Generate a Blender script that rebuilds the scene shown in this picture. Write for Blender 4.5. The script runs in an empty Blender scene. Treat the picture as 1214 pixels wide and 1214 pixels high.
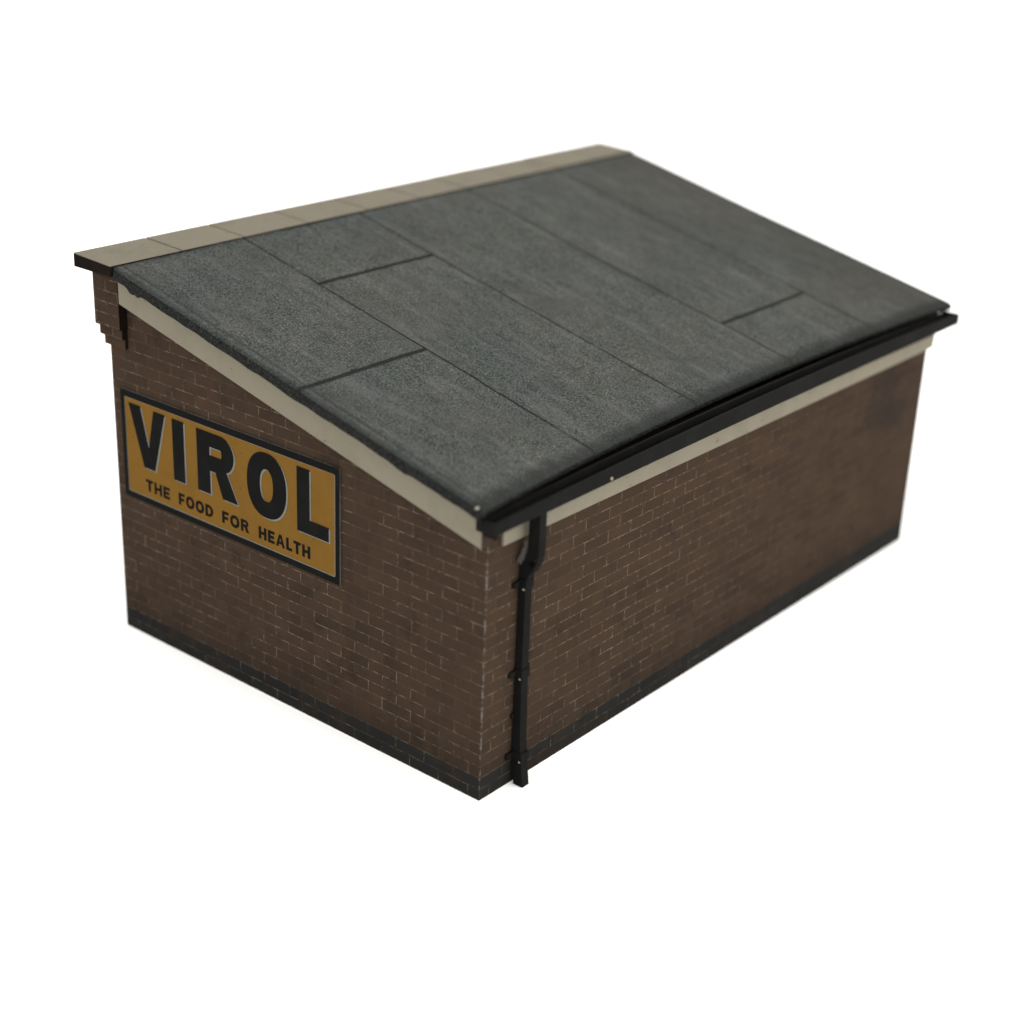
import bpy, bmesh, math, random
from mathutils import Matrix, Vector, noise
random.seed(7)
scene = bpy.context.scene
COL = scene.collection

# ------------------------------------------------------------------ camera
cam = bpy.data.cameras.new('camera')
cam_o = bpy.data.objects.new('camera', cam); COL.objects.link(cam_o)
RT = Vector((0.6497724736610662, -0.7594960742122054, 0.031007188337984548))
DN = Vector((-0.28255003079128344, -0.27919726035736403, -0.9177223817194322))
FW = Vector((0.7056636681679338, 0.5875496600843122, -0.3960103336563148))
LOC = Vector((-1.05391798, -0.86779702, 0.89208341))
M = Matrix.Identity(4)
for r in range(3):
    M[r][0] = RT[r]; M[r][1] = -DN[r]; M[r][2] = -FW[r]; M[r][3] = LOC[r]
cam_o.matrix_world = M
cam.sensor_width = 36.0
cam.lens = 36.0 * 1.6251603875308414
cam.shift_x = (607 - 570.08) / 1214
cam.shift_y = (607.49 - 607) / 1214
cam.clip_start = 0.05; cam.clip_end = 400
cam.dof.use_dof = True
cam.dof.focus_distance = 1.675
cam.dof.aperture_fstop = 2.1
scene.camera = cam_o

# ------------------------------------------------------------------ light
world = bpy.data.worlds.new('World'); scene.world = world; world.use_nodes = True
bg = world.node_tree.nodes['Background']
bg.inputs['Color'].default_value = (1.0, 0.985, 0.96, 1)
bg.inputs['Strength'].default_value = 2.15
def area(name, loc, tgt, size, power, colr):
    l = bpy.data.lights.new(name, 'AREA'); l.shape = 'DISK'; l.size = size; l.energy = power; l.color = colr
    o = bpy.data.objects.new(name, l); COL.objects.link(o); o.location = loc
    o.rotation_euler = (Vector(tgt) - Vector(loc)).to_track_quat('-Z', 'Y').to_euler()
    return o
area('softbox_light', (0.75, -3.1, 2.0), (0.45, 0.2, 0.2), 2.0, 72, (1.0, 0.97, 0.93))
vs = scene.view_settings
scene.display_settings.display_device = 'sRGB'
vs.view_transform = 'Standard'; vs.look = 'None'; vs.exposure = 0.0; vs.gamma = 1.0; vs.use_curve_mapping = False
scene.cycles.max_bounces = 8; scene.cycles.diffuse_bounces = 5

# ------------------------------------------------------------------ node helpers
class NT:
    def __init__(s, name, rough=0.9, spec=0.03):
        s.m = bpy.data.materials.new(name); s.m.use_nodes = True
        s.t = s.m.node_tree; s.b = s.t.nodes['Principled BSDF']
        s.b.inputs['Roughness'].default_value = rough
        s.b.inputs['Specular IOR Level'].default_value = spec
        s.oc = s.t.nodes.new('ShaderNodeTexCoord').outputs['Object']
        s.xyz = s.t.nodes.new('ShaderNodeSeparateXYZ'); s.link(s.oc, s.xyz.inputs[0])
        s.x, s.y, s.z = s.xyz.outputs
    def link(s, a, b): s.t.links.new(a, b)
    def put(s, v, sock):
        if isinstance(v, bpy.types.NodeSocket): s.link(v, sock)
        elif isinstance(v, (tuple, list)): sock.default_value = (*v, 1) if len(v) == 3 and len(sock.default_value) == 4 else v
        else: sock.default_value = v
    def math(s, op, a, b=0.0, c=None, clamp=False):
        n = s.t.nodes.new('ShaderNodeMath'); n.operation = op; n.use_clamp = clamp
        s.put(a, n.inputs[0]); s.put(b, n.inputs[1])
        if c is not None: s.put(c, n.inputs[2])
        return n.outputs[0]
    def step(s, v, lo, hi):                       # smooth 0..1 as v runs lo..hi
        n = s.t.nodes.new('ShaderNodeMapRange'); n.interpolation_type = 'SMOOTHSTEP'
        s.put(v, n.inputs['Value'])
        a, b, o0, o1 = (lo, hi, 0.0, 1.0) if lo < hi else (hi, lo, 1.0, 0.0)
        n.inputs['From Min'].default_value = a; n.inputs['From Max'].default_value = b
        n.inputs['To Min'].default_value = o0; n.inputs['To Max'].default_value = o1
        return n.outputs['Result']
    def noise(s, scale, detail=3.0, rough=0.6, vec=None, stretch=None):
        n = s.t.nodes.new('ShaderNodeTexNoise')
        n.inputs['Scale'].default_value = scale; n.inputs['Detail'].default_value = detail
        n.inputs['Roughness'].default_value = rough
        v = vec or s.oc
        if stretch:
            mp = s.t.nodes.new('ShaderNodeMapping'); mp.inputs['Scale'].default_value = stretch
            s.link(v, mp.inputs['Vector']); v = mp.outputs[0]
        s.link(v, n.inputs['Vector'])
        return n.outputs[0]
    def mix(s, f, a, b, mode='MIX'):
        n = s.t.nodes.new('ShaderNodeMix'); n.data_type = 'RGBA'; n.blend_type = mode
        s.put(f, n.inputs[0]); s.put(a, n.inputs[6]); s.put(b, n.inputs[7])
        return n.outputs[2]
    def bump(s, h, strength, dist):
        n = s.t.nodes.new('ShaderNodeBump'); n.inputs['Strength'].default_value = strength
        n.inputs['Distance'].default_value = dist
        s.put(h, n.inputs['Height']); s.link(n.outputs[0], s.b.inputs['Normal'])
    def done(s, colr):
        s.put(colr, s.b.inputs['Base Color']); return s.m

COURSE, BRICK = 0.01255, 0.0383
def brick_mat(name, tone, dark, mortar, mort_amt, plinth=False):
    n = NT(name, 0.95, 0.02)
    wob = n.math('MULTIPLY', n.math('SUBTRACT', n.noise(60, 2), 0.5), 0.0016)
    u = n.math('ADD', n.math('ADD', n.x, n.y), 0.0045)
    v = n.math('ADD', n.math('ADD', n.z, wob), 0.0)
    cmb = n.t.nodes.new('ShaderNodeCombineXYZ'); n.put(u, cmb.inputs[0]); n.put(v, cmb.inputs[1])
    br = n.t.nodes.new('ShaderNodeTexBrick'); n.link(cmb.outputs[0], br.inputs['Vector'])
    br.offset = 0.5; br.offset_frequency = 2
    br.inputs['Scale'].default_value = 1.0
    br.inputs['Brick Width'].default_value = BRICK; br.inputs['Row Height'].default_value = COURSE
    br.inputs['Mortar Size'].default_value = 0.00062; br.inputs['Mortar Smooth'].default_value = 0.55
    br.inputs['Bias'].default_value = 0.0
    br.inputs['Color1'].default_value = (0, 0, 0, 1); br.inputs['Color2'].default_value = (1, 1, 1, 1)
    br.inputs['Mortar'].default_value = (0.5, 0.5, 0.5, 1)
    per = n.t.nodes.new('ShaderNodeRGBToBW'); n.link(br.outputs['Color'], per.inputs[0])
    big = n.noise(7, 5, 0.65)
    mid = n.noise(38, 4, 0.7)
    fine = n.noise(900, 2, 0.7)
    c = n.mix(n.step(per.outputs[0], 0.15, 0.95), tone, [t * 0.72 for t in tone])
    # single dark vitrified bricks gathered in patches
    flag = n.math('MULTIPLY', n.step(per.outputs[0], 0.62, 0.8), n.step(big, 0.47, 0.6))
    c = n.mix(n.math('MULTIPLY', flag, 0.75), c, dark)
    c = n.mix(n.math('MULTIPLY', n.step(mid, 0.42, 0.70), 0.58), c, dark)
    c = n.mix(n.math('MULTIPLY', n.step(n.noise(11, 4, 0.6, stretch=(1, 1, 1.6)), 0.55, 0.72), 0.5), c, dark)
    c = n.mix(0.55, c, n.mix(fine, [t * 0.35 for t in tone], [min(1, t * 1.75) for t in tone]))
    # broad weathering: rubbed warm patches and cooler sooty ones
    c = n.mix(n.math('MULTIPLY', n.step(n.noise(13, 5, 0.7, stretch=(0.9, 0.9, 1.2)), 0.54, 0.70), 0.40), c, [t * 1.30 for t in tone])
    c = n.mix(n.math('MULTIPLY', n.step(n.noise(19, 5, 0.75), 0.55, 0.70), 0.42), c, (dark[0] * 0.9, dark[1] * 1.0, dark[2] * 1.12))
    # printed mortar, worn away in places
    worn = n.math('MULTIPLY', n.step(n.noise(110, 3, 0.75), 0.44, 0.60), n.step(n.noise(16, 3, 0.6), 0.34, 0.54))
    worn = n.math('ADD', n.math('MULTIPLY', worn, 0.90), 0.10)
    worn = n.math('MULTIPLY', worn, n.math('SUBTRACT', 1.0, n.math('MULTIPLY', n.step(n.x, 0.28, 0.62), 0.7)))
    tint = n.mix(n.step(n.noise(45, 2), 0.5, 0.66), mortar, (mortar[0] * 1.25, mortar[1] * 1.05, mortar[2] * 0.75))
    c = n.mix(n.math('MULTIPLY', n.math('MULTIPLY', br.outputs['Fac'], worn), mort_amt), c, tint)
    if not plinth:
        # grime creeping up from the ground and down from the eaves
        g = n.math('ADD', n.z, n.math('MULTIPLY', n.math('SUBTRACT', n.noise(24, 4, 0.7), 0.5), 0.07))
        c = n.mix(n.math('MULTIPLY', n.step(g, 0.075, 0.02), 0.35), c, [d * 0.9 for d in dark])
    if not plinth:
        # soot stain high on the far end of the long wall
        dx = n.math('MULTIPLY', n.math('SUBTRACT', n.x, 0.775), 1.0)
        dz = n.math('MULTIPLY', n.math('SUBTRACT', n.z, 0.215), 1.3)
        dd = n.math('SQRT', n.math('ADD', n.math('MULTIPLY', dx, dx), n.math('MULTIPLY', dz, dz)))
        dd = n.math('ADD', dd, n.math('MULTIPLY', n.math('SUBTRACT', n.noise(17, 5, 0.75), 0.5), 0.30))
        st = n.math('MULTIPLY', n.step(dd, 0.10, 0.0), n.math('LESS_THAN', n.y, 0.01))
        c = n.mix(n.math('MULTIPLY', st, 0.6), c, (0.0110, 0.0105, 0.0100))
    # bare paper showing along the folded corner and the cut bottom edge
    e1 = n.math('MULTIPLY', n.step(n.math('ADD', n.x, n.y), 0.0017, 0.0006), n.step(n.noise(60, 4, 0.85, stretch=(1, 1, 0.6)), 0.46, 0.56))
    c = n.mix(n.math('MULTIPLY', e1, 0.8), c, (0.105, 0.10, 0.09))
    if plinth:
        c = n.mix(n.math('MULTIPLY', n.step(n.noise(26, 4, 0.7), 0.52, 0.66), 0.6), c, (0.019, 0.0135, 0.0100))
        lo = n.math('MULTIPLY', n.math('LESS_THAN', v, COURSE), n.math('MULTIPLY', n.step(n.x, 0.058, 0.075), n.step(n.math('ADD', n.x, n.math('MULTIPLY', mid, 0.2)), 0.42, 0.24)))
        c = n.mix(n.math('MULTIPLY', lo, 0.8), c, n.mix(mid, (0.0105, 0.0086, 0.0072), (0.0175, 0.0130, 0.0100)))
        e2 = n.math('MULTIPLY', n.step(n.z, 0.0018, 0.0005), n.step(n.noise(30, 4, 0.8), 0.44, 0.6))
        c = n.mix(n.math('MULTIPLY', e2, 0.7), c, (0.09, 0.088, 0.08))
    n.bump(n.math('ADD', n.math('MULTIPLY', fine, 0.3), n.math('MULTIPLY', br.outputs['Fac'], -0.6)), 0.25, 0.0006)
    return n.done(c)

BRICKM = brick_mat('brick_printed', (0.0322, 0.0208, 0.0141), (0.0110, 0.0097, 0.0081), (0.092, 0.076, 0.062), 0.95)
BLUEM = brick_mat('blue_brick_printed', (0.0120, 0.0118, 0.0110), (0.0068, 0.0068, 0.0066), (0.066, 0.064, 0.057), 0.9, True)

def felt_mat(name, tone, edge=False):
    n = NT(name, 0.9, 0.03)
    grain = n.noise(560, 3, 0.8)
    grain2 = n.noise(260, 3, 0.7)
    cloud = n.noise(9, 5, 0.65)
    streak = n.noise(14, 4, 0.6, stretch=(4.0, 0.6, 1))
    c = n.mix(n.step(grain, 0.36, 0.66), [t * 0.18 for t in tone], [t * 2.35 for t in tone])
    c = n.mix(n.math('MULTIPLY', n.step(grain2, 0.4, 0.7), 0.35), c, [t * 0.55 for t in tone])
    c = n.mix(n.math('MULTIPLY', n.step(cloud, 0.38, 0.68), 0.45), c, (tone[0] * 1.30, tone[1] * 1.14, tone[2] * 1.20))
    c = n.mix(n.math('MULTIPLY', n.step(streak, 0.50, 0.72), 0.40), c, [t * 0.62 for t in tone])
    if not edge:
        ps = n.noise(17, 4, 0.65, stretch=(3.2, 0.55, 1))
        c = n.mix(n.math('MULTIPLY', n.step(ps, 0.50, 0.68), 0.45), c, n.mix(grain, (0.034, 0.035, 0.034), (0.098, 0.100, 0.098)))
        # pale mineral chips, thickest down the middle of the sheets
        fl = n.math('MULTIPLY', n.step(n.noise(430, 2, 0.6), 0.58, 0.66), n.step(n.noise(6.5, 3, 0.6), 0.36, 0.58))
        c = n.mix(n.math('MULTIPLY', fl, 0.65), c, (0.125, 0.105, 0.078))
        bl = n.noise(42, 5, 0.75, stretch=(1.3, 0.8, 1))
        c = n.mix(n.math('MULTIPLY', n.step(bl, 0.52, 0.66), 0.30), c, (0.070, 0.068, 0.067))
        c = n.mix(n.math('MULTIPLY', n.step(bl, 0.46, 0.34), 0.35), c, [t * 0.5 for t in tone])
        # rusty brown wash towards the far end
        rw = n.math('MULTIPLY', n.step(n.math('ADD', n.x, n.math('MULTIPLY', n.math('SUBTRACT', n.noise(8, 4), 0.5), 0.5)), 0.62, 0.95), 0.45)
        c = n.mix(rw, c, (0.030, 0.026, 0.0215))
        # joints between the sheets
        wob = n.math('MULTIPLY', n.math('SUBTRACT', n.noise(26, 4, 0.7), 0.5), 0.0035)
        xx = n.math('ADD', n.x, wob); yy = n.math('ADD', n.y, wob)
        lines = None
        for s in (0.1535, 0.3345, 0.5275, 0.7095):
            d = n.math('ABSOLUTE', n.math('SUBTRACT', xx, s))
            a = n.math('ADD', n.math('MULTIPLY', n.step(d, 0.0016, 0.0005), 0.85),
                       n.math('MULTIPLY', n.step(d, 0.006, 0.0), 0.18))
            lines = a if lines is None else n.math('MAXIMUM', lines, a)
        lines = n.math('MULTIPLY', lines, n.math('ADD', n.math('MULTIPLY', n.step(n.noise(18, 3), 0.32, 0.52), 0.5), 0.5))
        for yc, x0, x1 in ((0.3725, 0.1535, 0.3345), (0.2175, -0.03, 0.1535), (0.1005, 0.5275, 0.7095)):
            d = n.math('ABSOLUTE', n.math('SUBTRACT', yy, yc))
            a = n.math('MULTIPLY', n.step(d, 0.0042, 0.0016), 0.85)
            a = n.math('MULTIPLY', a, n.math('MULTIPLY', n.math('GREATER_THAN', n.x, x0), n.math('LESS_THAN', n.x, x1)))
            lines = n.math('MAXIMUM', lines, a)
        c = n.mix(lines, c, (0.0065, 0.0062, 0.0058))
        # felt darker along the verge lap, the verge edge and the eaves
        tv = n.math('MULTIPLY', n.step(n.math('ABSOLUTE', n.math('SUBTRACT', xx, -0.0135)), 0.0035, 0.0008), 0.45)
        c = n.mix(tv, c, [t * 0.4 for t in tone])
        tk = n.math('MULTIPLY', n.step(n.math('ADD', xx, n.math('MULTIPLY', n.math('SUBTRACT', n.noise(40, 3, 0.7), 0.5), 0.006)), -0.0165, -0.0235), 0.55)
        c = n.mix(tk, c, [t * 0.4 for t in tone])
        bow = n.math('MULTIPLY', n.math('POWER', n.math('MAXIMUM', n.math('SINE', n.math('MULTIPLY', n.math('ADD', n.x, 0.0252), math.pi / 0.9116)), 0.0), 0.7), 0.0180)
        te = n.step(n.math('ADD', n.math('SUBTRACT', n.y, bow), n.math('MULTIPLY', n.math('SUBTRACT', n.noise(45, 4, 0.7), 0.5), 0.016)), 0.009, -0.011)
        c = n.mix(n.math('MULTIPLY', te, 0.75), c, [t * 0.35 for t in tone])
        h = n.math('ADD', n.math('MULTIPLY', grain, 0.6), n.math('MULTIPLY', lines, -1.2))
        n.bump(h, 0.35, 0.0012)
    else:
        wl = n.step(n.noise(120, 4, 0.8), 0.56, 0.72)
        c = n.mix(n.math('MULTIPLY', wl, 0.35), c, (0.05, 0.05, 0.046))
        n.bump(grain, 0.35, 0.001)
    return n.done(c)
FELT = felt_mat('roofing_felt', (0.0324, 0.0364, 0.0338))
FELTE = felt_mat('felt_edging', (0.0100, 0.0106, 0.0101), True)

def card_mat(name, tone, grime, amt, speck=0.0, rough=0.9, spec=0.02, grain=0.14):
    n = NT(name, rough, spec)
    f = n.noise(700, 2, 0.7)
    c = n.mix(f, [t * (1 - grain) for t in tone], [t * (1 + grain) for t in tone])
    c = n.mix(n.math('MULTIPLY', n.step(n.noise(20, 5, 0.7), 0.45, 0.72), amt), c, grime)
    if speck:
        c = n.mix(n.math('MULTIPLY', n.step(n.noise(150, 2, 0.6), 0.70, 0.76), speck), c, [g * 0.4 for g in grime])
    n.bump(f, 0.15, 0.0005)
    return n.done(c)
CREAM = card_mat('cream_card', (0.140, 0.127, 0.097), (0.114, 0.103, 0.079), 0.55, 0.7)
COPE = card_mat('coping_card', (0.122, 0.110, 0.085), (0.090, 0.080, 0.061), 0.55, 0.6)
CUT = card_mat('scorched_edge_gap_shade', (0.0060, 0.0045, 0.0036), (0.014, 0.009, 0.006), 0.5)  # burnt cut edges; also paints the gap shade on the wall tops
ENDB = card_mat('brown_card_edge', (0.032, 0.022, 0.016), (0.022, 0.016, 0.012), 0.5)
BLACK = card_mat('black_card', (0.0052, 0.0052, 0.0050), (0.0095, 0.0092, 0.0088), 0.5, rough=0.8, spec=0.03)
PALE = card_mat('pale_chip', (0.19, 0.175, 0.15), (0.12, 0.11, 0.09), 0.5)
GLUE = card_mat('dried_glue', (0.045, 0.045, 0.042), (0.03, 0.03, 0.028), 0.5)
SIGNY = card_mat('sign_yellow', (0.108, 0.0570, 0.0115), (0.088, 0.046, 0.0100), 0.55, 0.5)
SIGNK = card_mat('sign_black', (0.0050, 0.0050, 0.0049), (0.0085, 0.0085, 0.008), 0.5)
SIGNW = card_mat('sign_highlight', (0.120, 0.117, 0.103), (0.080, 0.077, 0.068), 0.5)
SIGNE = card_mat('sign_cut_edge', (0.075, 0.075, 0.071), (0.012, 0.012, 0.012), 0.8)

# ------------------------------------------------------------------ object helpers
def empty(name, loc, label, cat):
    o = bpy.data.objects.new(name, None); COL.objects.link(o); o.location = loc
    o.empty_display_size = 0.05
    o['label'] = label; o['category'] = cat
    return o
def world_loc(o):
    v = Vector((0, 0, 0))
    while o: v += Vector(o.location); o = o.parent
    return v
def link_bm(name, bm, mats, parent, smooth=False):
    bmesh.ops.recalc_face_normals(bm, faces=bm.faces)
    me = bpy.data.meshes.new(name); bm.to_mesh(me); bm.free()
    for m in (mats if isinstance(mats, (list, tuple)) else [mats]): me.materials.append(m)
    o = bpy.data.objects.new(name, me); COL.objects.link(o)
    if parent:
        o.parent = parent; o.location = -world_loc(parent)   # meshes are written in place coordinates
    for p in me.polygons: p.use_smooth = smooth
    return o
def box(bm, x0, x1, y0, y1, z0, z1, bev=0.0, mi=0):
    vs = [bm.verts.new((x, y, z)) for x in (x0, x1) for y in (y0, y1) for z in (z0, z1)]
    fs = [bm.faces.new([vs[i] for i in f]) for f in ((0, 1, 3, 2), (4, 6, 7, 5), (0, 4, 5, 1), (2, 3, 7, 6), (0, 2, 6, 4), (1, 5, 7, 3))]
    for f in fs: f.material_index = mi
    if bev:
        es = list({e for f in fs for e in f.edges})
        bmesh.ops.bevel(bm, geom=es, offset=bev, segments=2, affect='EDGES', profile=0.5)
    return vs
def prism(bm, a, b, mi=0):
    """closed solid between two rings of the same count"""
    va = [bm.verts.new(p) for p in a]; vb = [bm.verts.new(p) for p in b]
    n = len(a)
    fs = [bm.faces.new(va[::-1]), bm.faces.new(vb)]
    for i in range(n): fs.append(bm.faces.new((va[i], va[(i + 1) % n], vb[(i + 1) % n], vb[i])))
    for f in fs: f.material_index = mi
    return fs

def flat_shape(contours, thick):
    """filled outline with holes, given a thickness; returns a bmesh"""
    cu = bpy.data.curves.new('outline', 'CURVE'); cu.dimensions = '2D'; cu.fill_mode = 'BOTH'; cu.extrude = thick / 2
    for c in contours:
        sp = cu.splines.new('POLY'); sp.points.add(len(c) - 1); sp.use_cyclic_u = True
        for p, (a, b_) in zip(sp.points, c): p.co = (a, b_, 0, 1)
    tmp = bpy.data.objects.new('outline', cu); COL.objects.link(tmp)
    dg = bpy.context.evaluated_depsgraph_get()
    me = bpy.data.meshes.new_from_object(tmp.evaluated_get(dg))
    bpy.data.objects.remove(tmp); bpy.data.curves.remove(cu)
    bm = bmesh.new(); bm.from_mesh(me); bpy.data.meshes.remove(me)
    bmesh.ops.remove_doubles(bm, verts=bm.verts, dist=1e-6)
    return bm

# ------------------------------------------------------------------ the setting
bm = bmesh.new(); s = 60
f = bm.faces.new([bm.verts.new(p) for p in ((-s, -s, 0), (s, -s, 0), (s, s, 0), (-s, s, 0))])
n = NT('white_paper', 0.9, 0.05)
WHITE = n.done(n.mix(n.noise(3, 3), (0.90, 0.90, 0.895), (0.92, 0.92, 0.915)))
g = link_bm('ground', bm, WHITE, None); g['kind'] = 'structure'

# ------------------------------------------------------------------ the building
L, D = 0.8612, 0.5347
E0, SL = 0.3174 + 0.012 * 0.23581, 0.23581          # roof top plane: z = E0 + SL*y
B = empty('brick_building', (L / 2, D / 2, 0), 'miniature brown brick lean-to building with grey felt roof, cream boards and black gutter', 'building')
T = 0.014; PZ = 0.0252
def roof_z(y): return E0 + SL * y

def wall(name, p0, p1, q0, q1, zt0, zt1):
    """mitred wall: outer line p0-p1, inner line q0-q1, top height at each end"""
    bm = bmesh.new()
    def top(p): return zt0 if abs(p[1] - p0[1]) <= abs(p[1] - p1[1]) else zt1
    def zt(p):
        if zt0 == zt1: return zt0
        return roof_z(p[1]) - 0.0155
    bot = [(p[0], p[1], PZ) for p in (p0, p1, q1, q0)]
    tp = [(p[0], p[1], zt(p)) for p in (p0, p1, q1, q0)]
    prism(bm, bot, tp)
    bmesh.ops.recalc_face_normals(bm, faces=bm.faces)
    for f in bm.faces:
        if f.normal.z > 0.8: f.material_index = 1      # shade of the gap under the roof, put into the top's colour
    return link_bm(name, bm, [BRICKM, CUT], B)
zt_e = roof_z(0) - 0.0155
wall('eaves_wall', (0, 0), (L, 0), (T, T), (L - T, T), zt_e, zt_e)
wall('gable_wall', (0, D), (0, 0), (T, D - T), (T, T), 1, 0)
wall('gable_wall', (L, 0), (L, D), (L - T, T), (L - T, D - T), 0, 1)
zt_r = 0.3388
wall('rear_wall', (L, D), (0, D), (L - T, D - T), (T, D - T), zt_r, zt_r)

# dark base course, one ring
bm = bmesh.new()
outer = [(0, 0), (L, 0), (L, D), (0, D)]; inner = [(T, T), (L - T, T), (L - T, D - T), (T, D - T)]
rings = []
for pts, z in ((outer, 0.0), (outer, PZ), (inner, PZ), (inner, 0.0)):
    rings.append([bm.verts.new((p[0], p[1], z)) for p in pts])
for a in range(4):
    r0, r1 = rings[a], rings[(a + 1) % 4]
    for i in range(4):
        bm.faces.new((r0[i], r0[(i + 1) % 4], r1[(i + 1) % 4], r1[i]))
link_bm('plinth', bm, BLUEM, B)

# rear parapet with its two corbel courses
PX = 0.0110
def end_cut(bm):
    bmesh.ops.recalc_face_normals(bm, faces=bm.faces)
    for f in bm.faces:
        if f.normal.y < -0.9: f.material_index = 1
bm = bmesh.new()
box(bm, -PX, L + PX, 0.5035, 0.5450, 0.3615, 0.4252, 0.0006); end_cut(bm)
link_bm('parapet', bm, [BRICKM, CUT], B)
for (px, y1, z0, z1) in ((0.0075, 0.5425, 0.3500, 0.3613), (0.0040, 0.5395, 0.3390, 0.3498)):
    bm = bmesh.new(); box(bm, -px, L + px, 0.5045, y1, z0, z1, 0.0008); end_cut(bm)
    link_bm('corbel', bm, [BRICKM, CUT], B)

# coping: a dark bed with ten cream slabs
bm = bmesh.new()
box(bm, -0.0285, 0.8885, 0.4915, 0.5512, 0.4254, 0.4392, 0.0005)
for v in bm.verts:
    if v.co.y < 0.5 and v.co.z > 0.43: v.co.z -= 0.0028
cop = link_bm('coping', bm, CUT, B)
xs = [-0.029, 0.0668, 0.1552, 0.2530, 0.3510, 0.4420, 0.5290, 0.6230, 0.7160, 0.8090, 0.889]
for a, b_ in zip(xs[:-1], xs[1:]):
    bm = bmesh.new()
    dz = random.uniform(-0.0002, 0.0002)
    box(bm, a + 0.0010, b_ - 0.0010, 0.4913, 0.5516 + random.uniform(-0.0004, 0.0004), 0.4393, 0.4402 + dz, 0.0002)
    for v in bm.verts:
        if v.co.y < 0.5: v.co.z -= 0.0028
    link_bm('coping_stone', bm, COPE, cop)

# roof: bowed card under felt, rolled over at the eaves
X0, X1 = -0.0252, 0.8864; YT = 0.4900
def eave_y(x):
    t = min(1, max(0, (x - X0) / (X1 - X0)))
    return -0.0135 + 0.0180 * math.sin(math.pi * t) ** 0.7
NX, NY = 150, 84
def roof_pt(x, v, under=False):
    ye = eave_y(x); w = v ** 1.6
    y = ye + (YT - ye) * w
    z = roof_z(y)
    z += 0.0007 * noise.noise(Vector((x * 9, y * 9, 1.3))) + 0.00025 * noise.noise(Vector((x * 60, y * 60, 4)))
    tt = (x - X0) / (X1 - X0); z += 0.0052 * tt * tt * (1 - w)
    if under: return (x, y, roof_z(y) - 0.0084 + 0.0052 * tt * tt * (1 - w))
    r = 0.0035
    d = min(x - X0, X1 - x)
    if d < r: z -= r * 0.8 - 0.8 * math.sqrt(max(0, r * r - (r - d) ** 2))
    re = 0.0055; de = y - ye
    if de < re: z -= 0.65 * (re - math.sqrt(max(0, re * re - (re - de) ** 2)))
    return (x, y, z)
bm = bmesh.new()
def gx(i):
    t = i / NX
    k = 0.5 - 0.5 * math.cos(math.pi * t)
    return X0 + (X1 - X0) * (0.25 * t + 0.75 * k)
top = [[bm.verts.new(roof_pt(gx(i), j / NY)) for j in range(NY + 1)] for i in range(NX + 1)]
for i in range(NX):
    for j in range(NY):
        bm.faces.new((top[i][j], top[i + 1][j], top[i + 1][j + 1], top[i][j + 1]))
per = [(i, 0) for i in range(NX)] + [(NX, j) for j in range(NY)] + [(i, NY) for i in range(NX, 0, -1)] + [(0, j) for j in range(NY, 0, -1)]
und = {k: bm.verts.new(roof_pt(gx(k[0]), k[1] / NY, True)) for k in per}
for a, b_ in zip(per, per[1:] + per[:1]):
    f = bm.faces.new((top[a[0]][a[1]], und[a], und[b_], top[b_[0]][b_[1]])); f.material_index = 1
f = bm.faces.new([und[k] for k in per]); f.material_index = 1
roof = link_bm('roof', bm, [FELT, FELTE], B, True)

# felt turned down over the near and far verge, torn along its lower edge
def verge(xs_, sgn):
    bm = bmesh.new(); N = 120; rows = []
    for k in range(N + 1):
        y = -0.0118 + (YT - 0.001 + 0.0118) * k / N
        zt = roof_z(y)
        tear = 0.0012 * noise.noise(Vector((y * 40, 3.1, sgn))) + 0.0005 * noise.noise(Vector((y * 170, 7, sgn)))
        if sgn < 0:
            for c_, w_, dd in ((0.462, 0.005, 0.0042), (0.452, 0.004, 0.0034), (0.085, 0.012, 0.0022), (0.225, 0.02, 0.0015)):
                tear -= dd * math.exp(-((y - c_) / w_) ** 2)
        zb = zt + (0.0056 * max(0, 1 - max(0, y) / 0.49) if sgn > 0 else 0) - (0.0092 if sgn > 0 else 0.0116) - 0.0004 * k / N + tear
        zu = zt - 0.0022 + (0.0056 * max(0, 1 - max(0, y) / 0.49) if sgn > 0 else 0)
        bul = 0.0003 * noise.noise(Vector((y * 60, 2, sgn)))
        o = xs_ + sgn * (0.0006 + bul)
        rows.append([bm.verts.new(p) for p in ((xs_, y, zu), (o, y, zu), (o + sgn * 0.0003, y, 0.5 * (zu + zb)), (o, y, zb), (xs_, y, zb))])
    for a, b_ in zip(rows[:-1], rows[1:]):
        for i in range(5):
            bm.faces.new((a[i], a[(i + 1) % 5], b_[(i + 1) % 5], b_[i]))
    bm.faces.new(rows[0]); bm.faces.new(rows[-1][::-1])
    return link_bm('verge_felt', bm, FELTE, roof, True)
verge(X0 - 0.0001, -1); verge(X1 + 0.0001, 1)
bm = bmesh.new()
bmesh.ops.create_icosphere(bm, subdivisions=2, radius=0.0021)
for v in bm.verts: v.co = Vector((v.co.x * 1.3, v.co.y, v.co.z * 0.7)) * (1 + 0.25 * noise.noise(v.co * 900)) + Vector((-0.0245, -0.0065, roof_z(-0.0065) - 0.0015))
link_bm('pale_chip', bm, PALE, roof, True)

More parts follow.
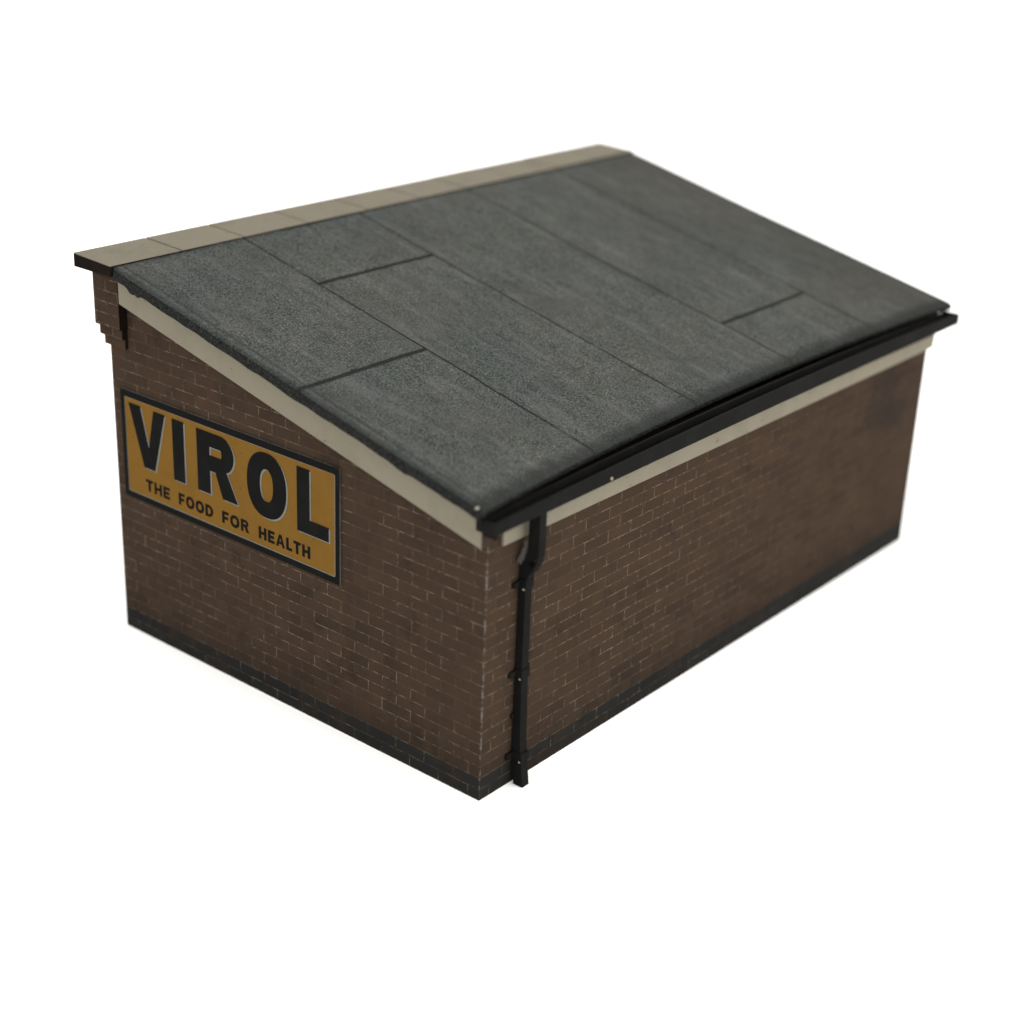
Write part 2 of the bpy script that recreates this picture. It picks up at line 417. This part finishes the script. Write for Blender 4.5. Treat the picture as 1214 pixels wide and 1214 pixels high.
# sloping cream boards on both gables
def barge(xa, xb):
    bm = bmesh.new()
    def ring(y):
        b_ = roof_z(y) - 0.0484 + 0.0044 * y; t_ = roof_z(y) - 0.0083
        return [(xa, y, b_), (xb, y, b_), (xb, y, t_), (xa, y, t_)]
    fs = prism(bm, ring(-0.0025), ring(0.5005))
    fs[0].material_index = 1; fs[1].material_index = 1
    es = [e for e in bm.edges]
    bmesh.ops.bevel(bm, geom=es, offset=0.0005, segments=2, affect='EDGES')
    return link_bm('bargeboard', bm, [CREAM, ENDB], B)
barge(-0.0125, -0.0003); barge(L + 0.0003, L + 0.0125)

# fascia under the gutter
bm = bmesh.new()
box(bm, 0.0180, 0.8700, -0.0036, -0.0003, 0.2655, 0.3025, 0.0004)
link_bm('fascia', bm, CREAM, B)

# gutter: a bowed open box channel
G0, G1 = -0.0207, 0.885
def g_top(x):
    t = (x - G0) / (G1 - G0); return 0.3050 + 0.0056 * t + 0.0078 * math.sin(math.pi * t)
def g_bot(x):
    t = (x - G0) / (G1 - G0); return 0.2942 + 0.0030 * t + 0.0030 * math.sin(math.pi * t)
bm = bmesh.new(); N = 60; rows = []
for k in range(N + 1):
    x = G0 + (G1 - G0) * k / N
    t_, b_ = g_top(x), g_bot(x)
    w = 0.0003 * noise.noise(Vector((x * 25, 0, 0)))
    prof = [(-0.0250 + w, b_), (-0.0250 + w, t_), (-0.0215 + w, t_), (-0.0215 + w, b_ + 0.0035), (-0.0068, b_ + 0.0035), (-0.0068, t_ - 0.001), (-0.0040, t_ - 0.001), (-0.0040, b_)]
    rows.append([bm.verts.new((x, y, z)) for y, z in prof])
for a, c_ in zip(rows[:-1], rows[1:]):
    for i in range(8): bm.faces.new((a[i], a[(i + 1) % 8], c_[(i + 1) % 8], c_[i]))
bm.faces.new(rows[0]); bm.faces.new(rows[-1][::-1])
gut = link_bm('gutter', bm, BLACK, B)
for x, s_ in ((G0, 1), (G1, -1)):
    bm = bmesh.new()
    xa, xb = sorted((x - s_ * 0.0012, x + s_ * 0.0024))
    box(bm, xa, xb, -0.0256, -0.0030, g_bot(x) - 0.0005, g_top(x) + 0.0004, 0.0006)
    link_bm('stop_end', bm, BLACK, gut)
for x in (-0.0105,):
    bm = bmesh.new()
    box(bm, x - 0.0025, x + 0.0025, -0.0190, -0.0045, g_bot(x) - 0.0085, g_bot(x) - 0.0002, 0.0006)
    link_bm('gutter_bracket', bm, BLACK, gut)
def paper_chip(x, y, z, r, parent, m=PALE):  # small pale chip of paper on the black parts
    bm = bmesh.new(); bmesh.ops.create_icosphere(bm, subdivisions=2, radius=r)
    for v in bm.verts: v.co = v.co * (1 + 0.3 * noise.noise(v.co * 700 + Vector((x * 99, 0, z * 99)))) + Vector((x, y, z))
    return link_bm('paper_chip', bm, m, parent, True)
paper_chip(0.150, -0.0252, g_bot(0.150) + 0.0035, 0.0019, gut)

# downpipe: one flat-cut piece with a swan neck, seen edge on
PA, PB = 0.0460, 0.0558
def yz_solid(name, outline, xa, xb, parent, m, bev=0.0005):
    bm = bmesh.new()
    prism(bm, [(xa, y, z) for y, z in outline], [(xb, y, z) for y, z in outline])
    bmesh.ops.bevel(bm, geom=list(bm.edges), offset=bev, segments=2, affect='EDGES')
    return link_bm(name, bm, m, parent)
def arc(cy, cz, r, a0, a1, n):
    return [(cy + r * math.cos(math.radians(a0 + (a1 - a0) * i / n)), cz + r * math.sin(math.radians(a0 + (a1 - a0) * i / n))) for i in range(n + 1)]
front = [(-0.0225, 0.2945), (-0.0228, 0.262), (-0.0225, 0.2510), (-0.0205, 0.2425), (-0.0165, 0.2345), (-0.0120, 0.2285), (-0.0098, 0.2225), (-0.0090, 0.2150), (-0.0092, 0.12), (-0.0110, 0.050), (-0.0165, 0.0006)]
back = [(-0.0050, 0.0006), (-0.0012, 0.030), (-0.0006, 0.05), (-0.0006, 0.2180), (-0.0009, 0.2330), (-0.0030, 0.2410), (-0.0075, 0.2480), (-0.0094, 0.2545), (-0.0098, 0.262), (-0.0098, 0.2935)]
hole = [(-0.0197, 0.2492), (-0.0105, 0.2412), (-0.0132, 0.2378), (-0.0170, 0.2396)]
bm = flat_shape([front + back, hole], PB - PA)
for v in bm.verts: v.co = Vector((PA + (PB - PA) / 2 + v.co.z, v.co.x, v.co.y))
pipe = link_bm('downpipe', bm, BLACK, B)
for z, yf in ((0.2185, -0.0100), (0.1235, -0.0104), (0.0330, -0.0142)):
    bm = bmesh.new()
    box(bm, PA - 0.0016, PB + 0.0012, yf - 0.0006, -0.0004, z - 0.0048, z + 0.0048, 0.0008)
    clip = link_bm('pipe_clip', bm, BLACK, pipe)
    for xa, xb, dz in ((PA - 0.0095, PA - 0.0018, 0.0), (PB + 0.0014, PB + 0.0095, 0.001)):
        bm = bmesh.new(); box(bm, xa, xb, -0.0040, -0.0004, z - 0.0030 + dz, z + 0.0030 + dz, 0.0008)
        link_bm('clip_ear', bm, BLACK, clip)
    paper_chip(PA - 0.0012, yf + 0.0020, z - 0.0045, 0.0013, clip)
bm = bmesh.new(); box(bm, PA - 0.0040, PA - 0.0002, -0.0034, -0.0004, 0.0740, 0.0790, 0.0008); link_bm('pipe_nib', bm, BLACK, pipe)
# pale dried glue strings behind the neck
for dx, z0, z1 in ((-0.0006, 0.2445, 0.2640), (-0.0040, 0.2420, 0.2585)):
    bm = bmesh.new()
    prism(bm, [(PA + dx - 0.0012, -0.0012, z0), (PA + dx + 0.0010, -0.0012, z0), (PA + dx + 0.0004, -0.0060, z0 - 0.002)],
              [(PA + dx - 0.0006, -0.0082, z1), (PA + dx + 0.0016, -0.0082, z1), (PA + dx + 0.0010, -0.0095, z1 - 0.001)])
    link_bm('glue_string', bm, GLUE, pipe)

# ------------------------------------------------------------------ the sign on the gable
SY0, SY1, SZ0, SZ1 = 0.1878, 0.5212, 0.1685, 0.2930
S = empty('advertising_sign', (0, (SY0 + SY1) / 2, SZ0), 'wide yellow enamel sign in a black frame with bold black lettering on the brick gable', 'sign')
def yz_poly(name, contours, xf, thick, m, parent, edge=None):
    """flat shape in the gable plane; contours in (distance right, height), first ones may be holes"""
    bm = flat_shape(contours, thick)
    for v in bm.verts: v.co = Vector((xf + thick / 2 - v.co.z, SY1 - v.co.x - 0.0014, v.co.y))
    bmesh.ops.recalc_face_normals(bm, faces=bm.faces)
    if edge is not None:
        for f in bm.faces:
            f.material_index = 1 if abs(f.normal.x) < 0.5 else 0
    return link_bm(name, bm, [m, edge] if edge is not None else m, parent)
def rrect(a0, b0, a1, b1, r, n=5):
    out = []
    for cx, cy, s0 in ((a1 - r, b1 - r, 0), (a0 + r, b1 - r, 90), (a0 + r, b0 + r, 180), (a1 - r, b0 + r, 270)):
        for k in range(n + 1):
            t = math.radians(s0 + 90 * k / n); out.append((cx + r * math.cos(t), cy + r * math.sin(t)))
    return out
W = SY1 - SY0
yz_poly('frame', [rrect(0, SZ0, W, SZ1, 0.0006), rrect(0.0062, 0.1752, W - 0.0058, 0.2855, 0.0020)], -0.0024, 0.0020, SIGNK, S, SIGNE)
pan = yz_poly('panel', [rrect(0.0064, 0.1754, W - 0.0060, 0.2853, 0.0020)], -0.0020, 0.0016, SIGNY, S)
yz_poly('pale_line', [rrect(0.0066, 0.1756, W - 0.0062, 0.2851, 0.0018), rrect(0.0071, 0.1765, W - 0.0069, 0.2847, 0.0017)], -0.0022, 0.0001, SIGNW, pan)

def ell(cx, cy, rx, ry, n=40, p=2.25):
    out = []
    for k in range(n):
        t = 2 * math.pi * k / n; c, s_ = math.cos(t), math.sin(t)
        out.append((cx + rx * math.copysign(abs(c) ** (2 / p), c), cy + ry * math.copysign(abs(s_) ** (2 / p), s_)))
    return out
def arcp(cx, cy, rx, ry, a0, a1, n=14):
    return [(cx + rx * math.cos(math.radians(a0 + (a1 - a0) * k / n)), cy + ry * math.sin(math.radians(a0 + (a1 - a0) * k / n))) for k in range(n + 1)]
def glyph(ch, w, s):
    """contours in a box w wide and 1 high, stroke s"""
    h = s * 0.86
    if ch == 'I': return [[(0, 0), (w, 0), (w, 1), (0, 1)]]
    if ch == 'L': return [[(0, 0), (w, 0), (w, h), (s, h), (s, 1), (0, 1)]]
    if ch == 'T': return [[((w - s) / 2, 0), ((w + s) / 2, 0), ((w + s) / 2, 1 - h), (w, 1 - h), (w, 1), (0, 1), (0, 1 - h), ((w - s) / 2, 1 - h)]]
    if ch == 'H': return [[(0, 0), (s, 0), (s, .5 - h / 2), (w - s, .5 - h / 2), (w - s, 0), (w, 0), (w, 1), (w - s, 1), (w - s, .5 + h / 2), (s, .5 + h / 2), (s, 1), (0, 1)]]
    if ch == 'E': return [[(0, 0), (w, 0), (w, h), (s, h), (s, .5 - h / 2), (w * .9, .5 - h / 2), (w * .9, .5 + h / 2), (s, .5 + h / 2), (s, 1 - h), (w, 1 - h), (w, 1), (0, 1)]]
    if ch == 'F': return [[(0, 0), (s, 0), (s, .47 - h / 2), (w * .9, .47 - h / 2), (w * .9, .47 + h / 2), (s, .47 + h / 2), (s, 1 - h), (w, 1 - h), (w, 1), (0, 1)]]
    if ch == 'V':
        m = w * 0.52; b = s * 0.48
        return [[(m - b, 0), (m + b, 0), (w, 1), (w - s * .98, 1), (m, .33), (s * 1.02, 1), (0, 1)]]
    if ch == 'A':
        m = w / 2; b = s * 0.5
        ly = .22
        return [[(0, 0), (s, 0), (s + (m - s) * ly * .62, ly), (w - s - (m - s) * ly * .62, ly), (w - s, 0), (w, 0), (m + b, 1), (m - b, 1)],
                [(s + (m - s) * .42, ly + h * .9), (m, .80), (w - s - (m - s) * .42, ly + h * .9)]]
    if ch == 'O': return [ell(w / 2, .5, w / 2, .515), ell(w / 2, .5, w / 2 - s, .515 - s * 0.93)]
    if ch == 'D':
        r = min(.5, w * .75)
        return [[(0, 0)] + arcp(w - r, .5, r, .5, -90, 90) + [(0, 1)], [(s, h)] + arcp(w - r, .5, r - s, .5 - h, -90, 90) + [(s, 1 - h)]]
    if ch == 'R':
        r = .295; bx = w * .97 - r * 1.0
        return [[(0, 0), (s, 0), (s, .385), (bx - s * .42, .385), (w + .045 - s * 1.16, 0), (w + .045, 0)] + [(bx + r * .42, 1 - 2 * r + .035)] + arcp(bx, 1 - r, r, r, -52, 90) + [(0, 1)],
                [(s, 1 - 2 * r + h * .92)] + arcp(bx, 1 - r, r - s * .93, r - h * .92, -90, 90) + [(s, 1 - h * .92)]]
def place(cs, a, b_, hgt): return [[(a + x * hgt, b_ + y * hgt) for x, y in c] for c in cs]
CAP, BASE = 0.0690, 0.2108
for ch, ya, yb, st in (('V', .5077, .4480, .27), ('I', .4362, .4180, .2), ('R', .3972, .3385, .285), ('O', .3203, .2626, .275), ('L', .2470, .2027, .255)):
    cs = place(glyph(ch, (ya - yb) / CAP, st), SY1 - ya, BASE, CAP)
    lt = yz_poly('letter', cs, -0.0028, 0.0003, SIGNK, S)
    hi = [[(a + 0.0022, b_ - 0.0013) for a, b_ in c] for c in cs]
    yz_poly('letter_highlight', hi, -0.0024, 0.0003, SIGNW, lt)
for word, ya, yb, ws in (('THE', .4850, .4455, (.86, .92, .78)), ('FOOD', .4305, .3755, (.72, 1.0, 1.0, .92)), ('FOR', .3610, .3205, (.72, 1.0, .84)), ('HEALTH', .3048, .2295, (.92, .78, 1.02, .68, .82, .92))):
    cap = 0.0134; gap = 0.20; tot = sum(ws) + gap * (len(ws) - 1); k = (ya - yb) / (tot * cap)
    a = SY1 - ya; cs = []
    for ch, w in zip(word, ws):
        cs += place(glyph(ch, w * k, 0.255), a, 0.1836, cap); a += (w + gap) * k * cap
    yz_poly('slogan_word', cs, -0.0024, 0.0003, SIGNK, S)
